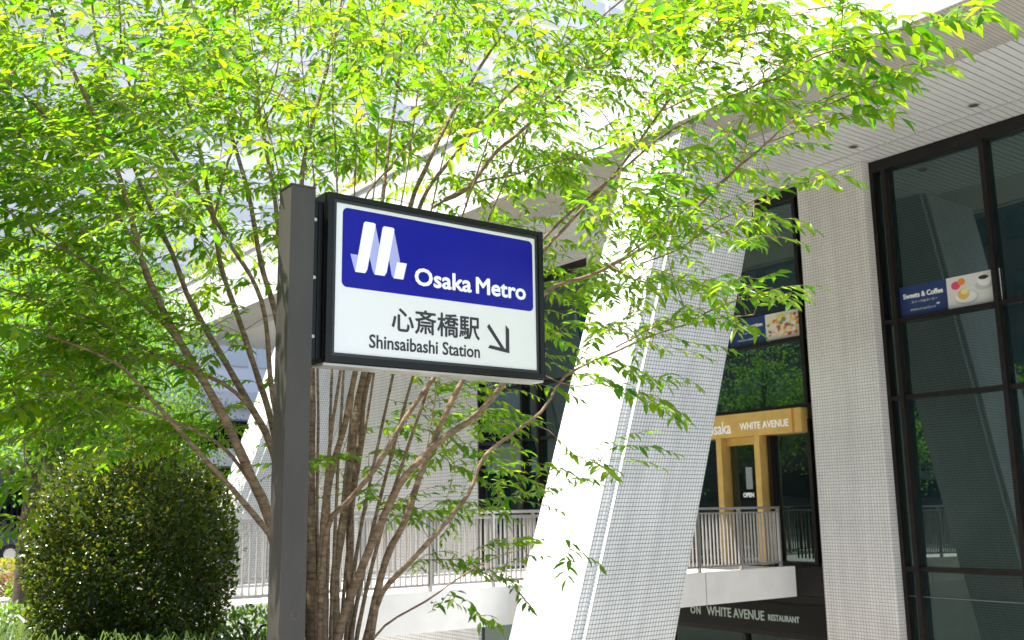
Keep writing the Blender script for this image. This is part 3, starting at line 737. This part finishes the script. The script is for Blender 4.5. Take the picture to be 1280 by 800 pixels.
# stems: pixels from the ground up, metres ahead at foot and tip, radius at foot and tip
STEMS = [
    ([(404, 950), (392, 800), (389, 668), (390, 560), (391, 470), (384, 330), (381, 227), (392, 165), (412, 95), (432, 10), (440, -90)], 6.0, 7.0, .050, .010),
    ([(408, 950), (405, 800), (404, 672), (416, 590), (432, 535), (443, 480), (466, 370), (482, 246), (490, 180), (501, 113), (505, 60), (512, -60)], 5.95, 6.4, .038, .008),
    ([(416, 950), (420, 800), (419, 720), (431, 640), (441, 560), (456, 470), (492, 370), (517, 256), (539, 205), (555, 170), (574, 134), (608, 80), (655, 10), (690, -70)], 6.1, 7.2, .045, .010),
    ([(424, 950), (437, 800), (438, 640), (449, 560), (458, 480), (498, 360), (526, 252), (568, 193), (598, 155), (640, 113), (700, 62), (790, -10)], 6.3, 6.9, .040, .008),
    ([(418, 950), (422, 800), (450, 716), (482, 640), (506, 596), (554, 548), (584, 528), (618, 494), (652, 440), (679, 368), (739, 345), (800, 314), (850, 280), (925, 207), (968, 168), (1014, 137), (1060, 110)], 5.8, 4.3, .040, .005),
    ([(424, 950), (456, 805), (482, 700), (506, 652), (530, 580), (558, 516), (576, 480), (622, 400), (678, 316), (720, 270), (780, 203), (831, 133), (866, 90), (895, 52), (945, -5), (985, -60)], 5.9, 4.9, .034, .006),
    ([(426, 950), (460, 815), (476, 744), (522, 692), (586, 616), (606, 568), (676, 512), (705, 468), (768, 436), (822, 413), (885, 396), (940, 388)], 5.75, 4.8, .026, .004),
    ([(426, 950), (466, 798), (530, 752), (606, 704), (650, 688)], 5.7, 5.4, .014, .004),
    ([(416, 940), (400, 800), (408, 664), (434, 628), (470, 584), (506, 524), (532, 486), (600, 392), (690, 285), (780, 207), (820, 172), (866, 145), (928, 110), (975, 90), (1014, 66), (1052, 55)], 5.85, 4.2, .026, .006),
    ([(404, 940), (396, 800), (400, 700), (412, 560), (423, 480), (436, 380), (450, 262), (494, 201), (522, 163), (560, 110), (590, 40)], 5.9, 6.0, .022, .005),
    ([(555, 250), (585, 235), (619, 191), (657, 159), (730, 90), (760, 62), (832, 0), (870, -40)], 6.4, 5.9, .022, .006),
    ([(540, 260), (593, 229), (634, 221), (661, 212), (699, 201), (760, 178), (806, 150)], 6.5, 6.0, .012, .004),
    # the left fan
    ([(404, 950), (372, 800), (336, 649), (320, 610), (300, 564), (281, 522), (256, 476), (228, 430), (196, 372), (176, 321), (160, 260), (140, 200), (110, 130), (78, 60), (50, -30)], 6.0, 5.2, .042, .007),
    ([(402, 950), (378, 830), (352, 700), (331, 660), (292, 613), (264, 582), (222, 536), (190, 500), (146, 455), (84, 428), (20, 405)], 5.9, 5.0, .030, .005),
    ([(408, 950), (388, 800), (364, 660), (339, 558), (317, 514), (290, 468), (240, 380), (214, 315), (191, 269), (166, 205), (150, 150), (120, 60), (110, -40)], 6.1, 6.4, .032, .007),
    ([(408, 945), (392, 800), (370, 650), (340, 531), (330, 495), (300, 402), (279, 337), (269, 272), (257, 201), (247, 162), (227, 84), (208, 20), (196, -60)], 6.15, 6.9, .030, .007),
    ([(410, 945), (394, 780), (366, 600), (341, 496), (331, 396), (315, 347), (286, 302), (262, 262), (230, 210), (190, 140), (160, 90), (150, -30)], 6.2, 6.0, .026, .006),
    ([(410, 945), (398, 760), (372, 560), (346, 404), (325, 331), (312, 260), (303, 225), (286, 172), (273, 120), (260, 65), (234, 8), (228, -80)], 6.3, 7.1, .030, .008),
    ([(412, 945), (400, 760), (376, 520), (352, 330), (344, 247), (328, 159), (318, 97), (296, 26), (290, -70)], 6.35, 7.6, .028, .008),
    ([(320, 612), (280, 560), (228, 530), (160, 505), (90, 492), (20, 486)], 5.95, 5.0, .012, .004),
    ([(317, 514), (280, 480), (200, 445), (120, 400), (40, 372), (-60, 340)], 6.1, 5.3, .014, .004),
    ([(256, 476), (200, 400), (130, 345), (60, 300), (0, 262), (-60, 235)], 5.8, 5.0, .014, .004),
    ([(176, 321), (130, 240), (70, 160), (20, 110), (-60, 60)], 5.6, 4.8, .014, .005),
    ([(268, 270), (290, 190), (340, 110), (352, 20), (356, -60)], 6.7, 7.0, .014, .005),
    ([(328, 159), (360, 90), (372, 10), (376, -60)], 7.2, 7.4, .012, .005),
    ([(501, 113), (470, 60), (450, -20)], 6.3, 6.4, .010, .004),
    ([(505, 80), (540, 30), (566, -40)], 6.4, 6.4, .010, .004),
    ([(682, 470), (720, 483), (780, 469)], 5.3, 5.0, .006, .003),
    ([(831, 133), (850, 60), (842, -20)], 5.1, 5.0, .007, .004),
    ([(895, 52), (950, 28), (1010, 12)], 4.9, 4.5, .006, .003),
    ([(784, 318), (830, 285), (862, 257), (894, 235), (937, 192)], 4.9, 4.5, .008, .004),
    ([(800, 330), (849, 311), (894, 279), (932, 264), (985, 245)], 4.9, 4.4, .007, .003),
    ([(530, 580), (560, 440), (600, 470)], 6.0, 6.3, .006, .003),
]
for k in range(9):             # slim young stems filling the clump
    xb = 398 + k * 4.5; xt = [352, 392, 420, 446, 470, 500, 540, 582, 628][k] + random.uniform(-8, 8)
    STEMS.append(([(xb + 4, 950), (xb + (xt - xb) * .06, 800), (xb + (xt - xb) * .22 + random.uniform(-5, 5), 660), (xb + (xt - xb) * .5, 500), (xb + (xt - xb) * .75, 360), (xt, 240), (xt + (xt - 440) * .3, 110), (xt + (xt - 440) * .5, 0)],
                  6.0 + random.uniform(-.1, .35), 6.2 + random.uniform(-.2, 1.2), random.uniform(.014, .022), .004))
nodes, node_r = [], []
for pts, Y0, Y1, r0, r1 in STEMS:
    n = len(pts); P3 = []
    for i, (x, y) in enumerate(pts):
        t = i / (n - 1); Yp = Y0 + (Y1 - Y0) * t ** 1.2; q_ = at(x, y, Yp)
        if 300 < x < 930 and y < 640:          # behind the plane of the sign
            need = np.interp(x, [300, 690, 760, 930], [4.75, 4.75, 4.45, 3.4])
            if q_ @ UD < need: q_ = at(x, y, Yp * need / (q_ @ UD))
        P3.append(q_)
    if pts[0][1] > 930: P3[0][2] = .45
    S = spline(P3, .07)
    S += np.cumsum(rng.normal(0, .0022, S.shape), 0) * np.linspace(0, 1, len(S))[:, None]
    t = np.linspace(0, 1, len(S)); rr = (1.0 if pts[-1][0] < 300 else .72) * (r0 * (1 - t) ** 1.25 + r1 * (1 - (1 - t) ** 1.25))
    rr = rr * (1 + .06 * np.sin(np.arange(len(S)) * 1.7 + rng.uniform(0, 6)))
    wood('stem', [S], [rr], 9, M['bark'], T1, ORI)
    for i in range(len(S)):
        if t[i] > .22 or pts[0][1] < 900: nodes.append(S[i]); node_r.append(rr[i])
NSTEM = len(nodes)
# where the crown is thick or thin, in cells of 64 px from (-128, -128)
DENS = ['666777777777776600000', '778888888888887710000', '99999999999998663000', '99999999999997740000', '99999888898566420000', '99999765568767400000', '88887444557876200000', '77775300028744100000', '77764300004222000000', '66664213343210000000', '33345243353200000000', '31002033353000000000', '10000000232000000000', '00000000110000000000']
LEAF_P, LEAF_D, LEAF_N, LEAF_L = [], [], [], []
twig_paths, twig_r = [], []
AX = base[:2]
def add_leaf(p, d, n, l):
    LEAF_P.append(p); LEAF_D.append(d); LEAF_N.append(n); LEAF_L.append(l)
def leafy(path, start, size, gap=.036):
    """alternate leaves along a twig path from fraction start, drooping at their tips"""
    seg = np.linalg.norm(np.diff(path, axis=0), axis=1); cum = np.concatenate([[0], np.cumsum(seg)]); tot = cum[-1]
    s, side = start * tot, random.choice((-1, 1))
    while s <= tot + .001:
        p = np.array([np.interp(s, cum, path[:, k]) for k in range(3)])
        p2 = np.array([np.interp(min(tot, s + .02), cum, path[:, k]) for k in range(3)]); p1 = np.array([np.interp(max(0, s - .02), cum, path[:, k]) for k in range(3)])
        t = p2 - p1; t = t / max(1e-9, np.linalg.norm(t))
        sd = np.cross(t, (0, 0, 1.0)); sd = sd / max(.05, np.linalg.norm(sd)) * side
        w = .62 if s < tot - gap else 1.6
        d = t * w + sd * .78 + np.array([0, 0, -.36]) + rng.normal(0, .2, 3)
        n = np.array([0, 0, 1.0]) + rng.normal(0, .32, 3) + sd * -.15
        taper = .75 + .5 * math.sin(math.pi * min(1, max(0, (s / tot - start) / (1.02 - start))))
        add_leaf(p, d, n, size * taper * rng.uniform(.78, 1.18))
        side = -side; s += gap * rng.uniform(.75, 1.3)
clusters = []
for j, row in enumerate(DENS):
    for i, ch in enumerate(row):
        off = 2
        x0 = (i - off) * 64 if j < 2 else i * 64
        y0 = (j - 2) * 64
        k = int(ch) / 9.0
        for _ in range(rng.poisson(k ** 1.3 * (7.6 if x0 < 640 else 6.2))):
            x, y = x0 + rng.uniform(0, 64), y0 + rng.uniform(0, 64)
            Yc = np.interp(x, [-150, 100, 300, 680, 760, 900, 1060, 1280], [5.3, 5.7, 6.7, 6.6, 6.0, 5.2, 4.4, 3.7]); sg_ = np.interp(x, [0, 150, 300, 700, 850, 1050], [.6, .8, 1.2, 1.1, .5, .3])
            Y = Yc + rng.normal(0, sg_)
            if y > 430: Y = Yc + rng.normal(0, .5) - .1
            if x < 330 and y > 430: Y = min(Y, 6.3)
            Y = max(3.3 if x > 700 else 4.0, Y)
            P = at(x, y, Y)
            if 290 < x < 740 and y > 150 and P @ UD < 5.1: P = at(x, y, rng.uniform(6.7, 7.6))
            if P @ VD > 8.7: continue
            rad = rng.uniform(.12, .3)
            for _ in range(rng.poisson(3.2) + 1):
                a_ = rng.uniform(0, 2 * math.pi); q_ = rad * math.sqrt(rng.random())
                clusters.append(P + np.array([math.cos(a_) * q_, math.sin(a_) * q_, rng.normal(0, .035)]))
# left margin of the crown, outside the picture
for _ in range(260):
    P = at(rng.uniform(-190, 0), rng.uniform(-60, 480), 4.9 + rng.normal(0, .5)); clusters.append(P)
clusters = np.array(clusters)
NA = np.zeros((NSTEM + len(clusters) * 7, 3)); NA[:NSTEM] = nodes; cntn = NSTEM
d0 = np.array([np.min(np.sum((NA[:NSTEM] - c_) ** 2, 1)) for c_ in clusters])
for ci in np.argsort(d0):
    C = clusters[ci]
    q = NA[:cntn]
    dv = C - q; dist = np.linalg.norm(dv, axis=1)
    cost = dist + np.where(dv[:, 2] < .05, .5 * (.05 - dv[:, 2]), 0) * 1.3
    k = int(np.argmin(cost)); A = q[k]
    L = np.linalg.norm(C - A)
    out = np.array([C[0] - AX[0], C[1] - AX[1], 0]); out = out / max(.3, np.linalg.norm(out))
    dirn = (C - A) / max(L, .05) * .8 + out * .7 + rng.normal(0, .25, 3); dirn[2] = np.clip(dirn[2], -.12, .3); dirn = unit(dirn)
    tl = rng.uniform(.22, .42)
    E1 = C + dirn * tl * .55 + np.array([0, 0, -.02]); E2 = C + dirn * tl + np.array([0, 0, -.07])
    mid = (A + C) / 2 + np.array([0, 0, .06 * L]) + rng.normal(0, .03, 3) * min(1, L)
    path = spline([A, mid, C, E1, E2], .09)
    twig_paths.append(path)
    r_ = min(.006, .0022 + .0022 * L); twig_r.append(np.linspace(r_, .0010, len(path)))
    st = max(0.12, (L - .14) / (L + tl))
    leafy(path, min(st, .7), np.interp(pix(C)[0], [0, 650, 800, 1000], [.080, .074, .075, .084]) * rng.uniform(.7, 1.25), .031)
    m_ = path[2:-2:2][:6]
    NA[cntn:cntn + len(m_)] = m_; cntn += len(m_)
# hand-placed sprays: the long shoots on the right and the low ones over the bridge
SPR = [([(1014, 66), (1104, 42), (1180, 26), (1240, 16)], 4.15, 3.5, 0.091, .20), ([(1000, 146), (1060, 120), (1120, 100), (1166, 88)], 4.3, 3.8, 0.086, .20),
       ([(960, 178), (1010, 160), (1064, 146), (1108, 140)], 4.4, 4.0, 0.086, .18), ([(930, 256), (970, 238), (1010, 228), (1040, 226)], 4.5, 4.1, 0.081, .15),
       ([(900, 292), (940, 276), (985, 278)], 4.5, 4.2, 0.078, .14), ([(880, 392), (920, 376), (960, 372), (995, 376)], 4.8, 4.4, 0.078, .15),
       ([(862, 296), (900, 300), (940, 306)], 4.8, 4.5, 0.075, .14), ([(770, 434), (830, 404), (880, 398), (925, 410)], 5.0, 4.6, 0.075, .15),
       ([(690, 490), (740, 478), (800, 496), (846, 524)], 5.2, 4.9, 0.078, .16), ([(700, 462), (750, 452), (800, 470), (850, 478)], 5.2, 4.9, 0.075, .14),
       ([(586, 616), (630, 590), (664, 588), (684, 604)], 5.7, 5.4, 0.081, .18), ([(610, 612), (640, 606), (672, 624)], 5.7, 5.5, 0.078, .12),
       ([(606, 668), (650, 656), (690, 678), (716, 706)], 5.5, 5.2, 0.081, .18), ([(620, 690), (654, 680), (700, 690)], 5.5, 5.3, 0.075, .12),
       ([(520, 776), (560, 752), (590, 764), (622, 784)], 5.6, 5.5, 0.075, .10), ([(540, 700), (575, 700), (596, 712)], 5.7, 5.6, 0.073, .08),
       ([(760, 330), (800, 352), (850, 350), (890, 362)], 5.0, 4.7, 0.075, .16), ([(826, 139), (880, 118), (930, 130), (975, 128)], 4.8, 4.4, 0.078, .18),
       ([(960, 78), (1010, 92), (1050, 98), (1078, 112)], 4.3, 4.0, 0.086, .14), ([(1010, 12), (1050, 8), (1086, 22)], 4.4, 4.1, 0.083, .14)]
for pts, Ya, Yb, size, spread in SPR:
    P3 = [at(x, y, Ya + (Yb - Ya) * i / (len(pts) - 1)) for i, (x, y) in enumerate(pts)]
    main = spline(P3, .05); twig_paths.append(main); twig_r.append(np.linspace(.0042, .0012, len(main)))
    leafy(main, .15, size, .030)
    side = 1
    for i in range(2, len(main) - 1):
        t = unit(main[i] - main[i - 1]); sd = unit(np.cross(t, (0, 0, 1.0))) * side; side = -side
        ln = spread * rng.uniform(.7, 1.4)
        e = main[i] + (t * .75 + sd * .6 + np.array([0, 0, rng.uniform(-.05, .3)])) * ln
        tw = spline([main[i], (main[i] + e) / 2 + np.array([0, 0, .02]), e + np.array([0, 0, -.03])], .06)
        twig_paths.append(tw); twig_r.append(np.linspace(.002, .0008, len(tw))); leafy(tw, .15, size * .95, .030)
def clear(P):                                # no twig may hang in front of the sign or its post
    x_, y_ = pix(P)
    return not np.any((x_ > 322) & (x_ < 708) & (y_ > 200) & (P @ UD < 4.5))
ok_ = [clear(P) for P in twig_paths]
twig_paths = [P for P, o_ in zip(twig_paths, ok_) if o_]; twig_r = [r_ for r_, o_ in zip(twig_r, ok_) if o_]
wood('twigs', twig_paths, twig_r, 5, M['bark'], T1, ORI, True)
LP, LD, LN, LL = map(np.array, (LEAF_P, LEAF_D, LEAF_N, LEAF_L))
px, py = pix(LP)
# keep the sign face and the lens clear
uu, dd = LP @ UD, LP @ _F
keep = ~((px > 325) & (px < 705) & (py > 205) & (uu < 4.45)) & (dd > 2.6) & ~((px > 320) & (px < 420) & (uu < 4.5)) & (LP @ VD < 9.6)
LP, LD, LN, LL, px, py, dd = LP[keep], LD[keep], LN[keep], LL[keep], px[keep], py[keep], dd[keep]
inside = (px > 6) & (px < 1274) & (py > 6) & (py < 794)
nz_ = unit(LN); view = unit(LP - np.array([0, 0, EYE])); facing = np.abs(np.sum(nz_ * view, 1)) + .25
score = np.where(inside, LL / dd * facing, 0)
big = np.argsort(-score)[:300]
small = np.ones(len(LP), bool); small[big] = False
print('leaves', len(LP), 'twigs', len(twig_paths))
leaf_cloud('foliage', LP[small], LD[small], LN[small], LL[small], .34, M['leaf'], T1, ORI)
lv = []
for a in (.31, .34, .38):
    V = LT.copy(); V[:, 1] *= a; V[3, 2] -= (a - .34)
    lv.append(tri_mesh('leaf', V, LF, M['leaf']))
d_, s_, n_ = leaf_frames(LD, LN)
for q, i in enumerate(big):
    o = bpy.data.objects.new('leaf', lv[q % 3])
    l = LL[i]; c0 = LP[i] - ORI
    place(o, T1)
    o.matrix_local = Matrix(((d_[i][0] * l, s_[i][0] * l, n_[i][0] * l, c0[0]), (d_[i][1] * l, s_[i][1] * l, n_[i][1] * l, c0[1]), (d_[i][2] * l, s_[i][2] * l, n_[i][2] * l, c0[2]), (0, 0, 0, 1)))

# ------------------------------------------------------------------ round clipped shrub
def shrub(name, label, cat, centre, rad, nleaf, size, mat, stem=True, power=3.0, group=None, shell=.3):
    c_ = np.array(centre); o = thing(name, label, cat, (0, 0, 0), group, rot=0)
    foot = c_ - np.array([0, 0, rad[2]]); o.location = Vector(foot)
    d = unit(rng.normal(0, 1, (nleaf, 3)))
    k = (np.abs(d) ** power).sum(1) ** (-1 / power)
    lump = 1 + .05 * np.sin(d[:, 0] * 7 + 1) * np.cos(d[:, 2] * 6) + .04 * np.sin(d[:, 1] * 11 + d[:, 2] * 9)
    rr = 1 - shell * rng.random(nleaf) ** 1.8
    P = c_ + d * (k * lump * rr)[:, None] * np.array(rad)
    Dv = d * .5 + rng.normal(0, .6, (nleaf, 3)) + np.array([0, 0, .15]); Nv = d * .9 + np.array([0, 0, .5]) + rng.normal(0, .5, (nleaf, 3))
    if nleaf > 20000:
        sp_, sn_ = [], []
        for q in range(260):
            e = unit(rng.normal(0, 1, 3)); e[2] = abs(e[2]) if q % 3 else e[2]
            kk = (np.abs(e) ** power).sum() ** (-1 / power); b0 = c_ + e * kk * .98 * np.array(rad); g_ = unit(e + np.array([0, 0, .6]) + rng.normal(0, .3, 3)); ln = rng.uniform(.03, .13)
            for w in range(7): sp_.append(b0 + g_ * ln * w / 6 + rng.normal(0, .008, 3)); sn_.append(g_ * .6 + rng.normal(0, .6, 3))
        P = np.concatenate([P, np.array(sp_)]); Dv = np.concatenate([Dv, np.array(sn_)]); Nv = np.concatenate([Nv, rng.normal(0, .5, (len(sp_), 3)) + np.array([0, 0, .7])]); nleaf = len(P)
    leaf_cloud('foliage', P, Dv, Nv, size * rng.uniform(.7, 1.25, nleaf), .55, mat, o, foot)
    if stem:
        paths, rads = [], []
        for q in range(14):
            a = rng.uniform(0, 2 * math.pi); e = c_ + np.array([math.cos(a) * rad[0] * .7, math.sin(a) * rad[1] * .7, rng.uniform(.0, .7) * rad[2]])
            paths.append(spline([foot + np.array([math.cos(a), math.sin(a), 0]) * .06, (foot + e) / 2 + rng.normal(0, .05, 3), e], .12)); rads.append(np.linspace(.022, .006, len(paths[-1])))
        wood('stems', paths, rads, 6, M['bark_dk'], o, foot)
    return o
bc = at(168, 690, 7.6); bc[2] = 1.29
shrub('round_shrub', 'large clipped round shrub with dark glossy leaves left of the sign post', 'shrub', bc, (.665, .67, .77), 42000, .037, M['leaf_bush'], True, 2.9, None, .42)
q = at(312, 806, 8.3)
shrub('low_shrub', 'low bright green shrub between the round shrub and the sign post', 'shrub', (q[0], q[1], .62), (.36, .3, .24), 1500, .045, M['leaf_azalea'], True, 2.2)
q = at(8, 742, 13.0)
shrub('low_shrub', 'low green shrub at the left edge in front of the flower bed', 'shrub', (q[0], q[1], .22), (.5, .5, .3), 1500, .07, M['leaf_azalea'], True, 2.2)
q = at(20, 722, 20)
shrub('azalea_bush', 'pink flowering azalea below the yellow hedge at the left edge', 'shrub', (q[0], q[1], .30), (.45, .4, .22), 1100, .06, M['petal'], True, 2.4)
q = at(14, 702, 22)
shrub('hedge', 'low yellow green hedge at the left edge before the blue car', 'hedge', (q[0], q[1], .48), (1.1, .5, .2), 1600, .09, M['hedge_yel'], True, 3)
q = at(80, 735, 19)
shrub('low_shrub', 'dark green shrub half hidden behind the round shrub', 'shrub', (q[0], q[1], .3), (1.0, .5, .4), 2000, .08, M['leaf_bg'], True, 2.4)

# strap-leaved grass along the bed
gp = []
n = 1500
GV, GF = [], []
for k in range(n):
    x = rng.uniform(-60, 345); Y = rng.uniform(6.2, 8.2)
    p = at(x, 800, Y); p[2] = .5
    if p @ UD < 4.85: continue
    h = rng.uniform(.18, .38) * (1.0 if x < 260 else .6); a = rng.uniform(0, 2 * math.pi); ln = rng.uniform(.08, .26); w = rng.uniform(.004, .008)
    dv = np.array([math.cos(a), math.sin(a), 0]); sv = np.array([-dv[1], dv[0], 0]) * w
    pts = [p, p + dv * ln * .3 + np.array([0, 0, h * .7]), p + dv * ln * .75 + np.array([0, 0, h]), p + dv * ln * 1.25 + np.array([0, 0, h * .8])]
    i = len(GV) * 1
    for t, w_ in zip(pts, (1, 1, .7, .08)): GV.append(t - sv * w_); GV.append(t + sv * w_)
    for s in range(3):
        a0 = i + 2 * s; GF += [(a0, a0 + 1, a0 + 3), (a0, a0 + 3, a0 + 2)]
o = place(bpy.data.objects.new('strap_grass', tri_mesh('strap_grass', np.array(GV), np.array(GF), M['blade'])))
o['label'] = 'strap leaved grass growing along the front of the planting bed'; o['category'] = 'grass'; o['kind'] = 'stuff'

# planting along the roof edge
n = 9000
P = np.stack([rng.uniform(VE + .15, VE + .9, n), rng.uniform(8, 37, n), 9.95 + np.abs(rng.normal(0, .22, n))], 1)
P[:, 2] += .15 * np.sin(P[:, 1] * 1.7) + .1 * np.sin(P[:, 1] * 4.1)
Pw = P[:, 0:1] * VD + P[:, 1:2] * UD; Pw[:, 2] = P[:, 2]
o = leaf_cloud('roof_planting', Pw, rng.normal(0, 1, (n, 3)), np.array([0, 0, 1.]) + rng.normal(0, .6, (n, 3)), rng.uniform(.1, .2, n), .5, M['hedge_yel'], None, (0, 0, 0))
o['label'] = 'yellow green planting along the top edge of the white fascia'; o['category'] = 'plants'

# ------------------------------------------------------------------ street trees behind
def street_tree(px_, Y, trunk_r, h, crown, nleaf, label, forks):
    f = at(px_, 700, Y); f[2] = 0
    t = thing('street_tree', label, 'tree', (0, 0, 0), 'street trees along the pavement', rot=0); t.location = Vector(f)
    paths, rads = [], []
    lean = rng.normal(0, .12, 2)
    top = f + np.array([lean[0], lean[1], h])
    tr = spline([f, f + np.array([lean[0] * .3, lean[1] * .3, h * .45]), top], .25)
    wood('trunk', [tr], [np.linspace(trunk_r, trunk_r * .55, len(tr))], 10, M['bark_dk'], t, f)
    tips = []
    for k in range(forks):
        a = 2 * math.pi * k / forks + rng.uniform(-.5, .5); b = f + (top - f) * rng.uniform(.45, 1.0)
        e = b + np.array([math.cos(a) * crown * rng.uniform(.5, .9), math.sin(a) * crown * rng.uniform(.5, .9), rng.uniform(.9, 1.8) * crown * .8])
        pth = spline([b, b + (e - b) * .5 + np.array([0, 0, .25]), e], .25)
        wood('limb', [pth], [np.linspace(trunk_r * .5, .015, len(pth))], 7, M['bark_dk'], t, f)
        tips += [pth[i] for i in range(len(pth) // 3, len(pth))]
    tips = np.array(tips)
    nc = nleaf // 22
    cc = tips[rng.integers(0, len(tips), nc)] + rng.normal(0, crown * .26, (nc, 3))
    P = np.repeat(cc, 22, 0) + rng.normal(0, 1, (nc * 22, 3)) * np.array([.28, .28, .12])
    leaf_cloud('foliage', P, rng.normal(0, 1, P.shape) + np.array([0, 0, -.5]), np.array([0, 0, 1.]) + rng.normal(0, .45, P.shape), rng.uniform(.075, .13, len(P)), .5, M['leaf_bg'], t, f)
street_tree(62, 15.0, .15, 3.6, 1.5, 6500, 'dark forked street tree left of the round shrub', 7)
street_tree(28, 17.5, .13, 3.9, 1.5, 5500, 'slim street tree at the left edge of the picture', 6)
street_tree(94, 19.0, .12, 5.0, 1.8, 6000, 'straight dark trunked street tree directly behind the round shrub', 6)
street_tree(113, 21.5, .17, 5.2, 2.0, 6500, 'thick dark trunked street tree in front of the orange sign', 7)
street_tree(138, 25.0, .2, 5.0, 2.2, 6500, 'farthest street tree, rightmost of the dark trunks behind the shrub', 7)
street_tree(214, 36.6, .14, 4.0, 2.1, 9000, 'bright green street tree between the round shrub and the sign post, far behind', 7)
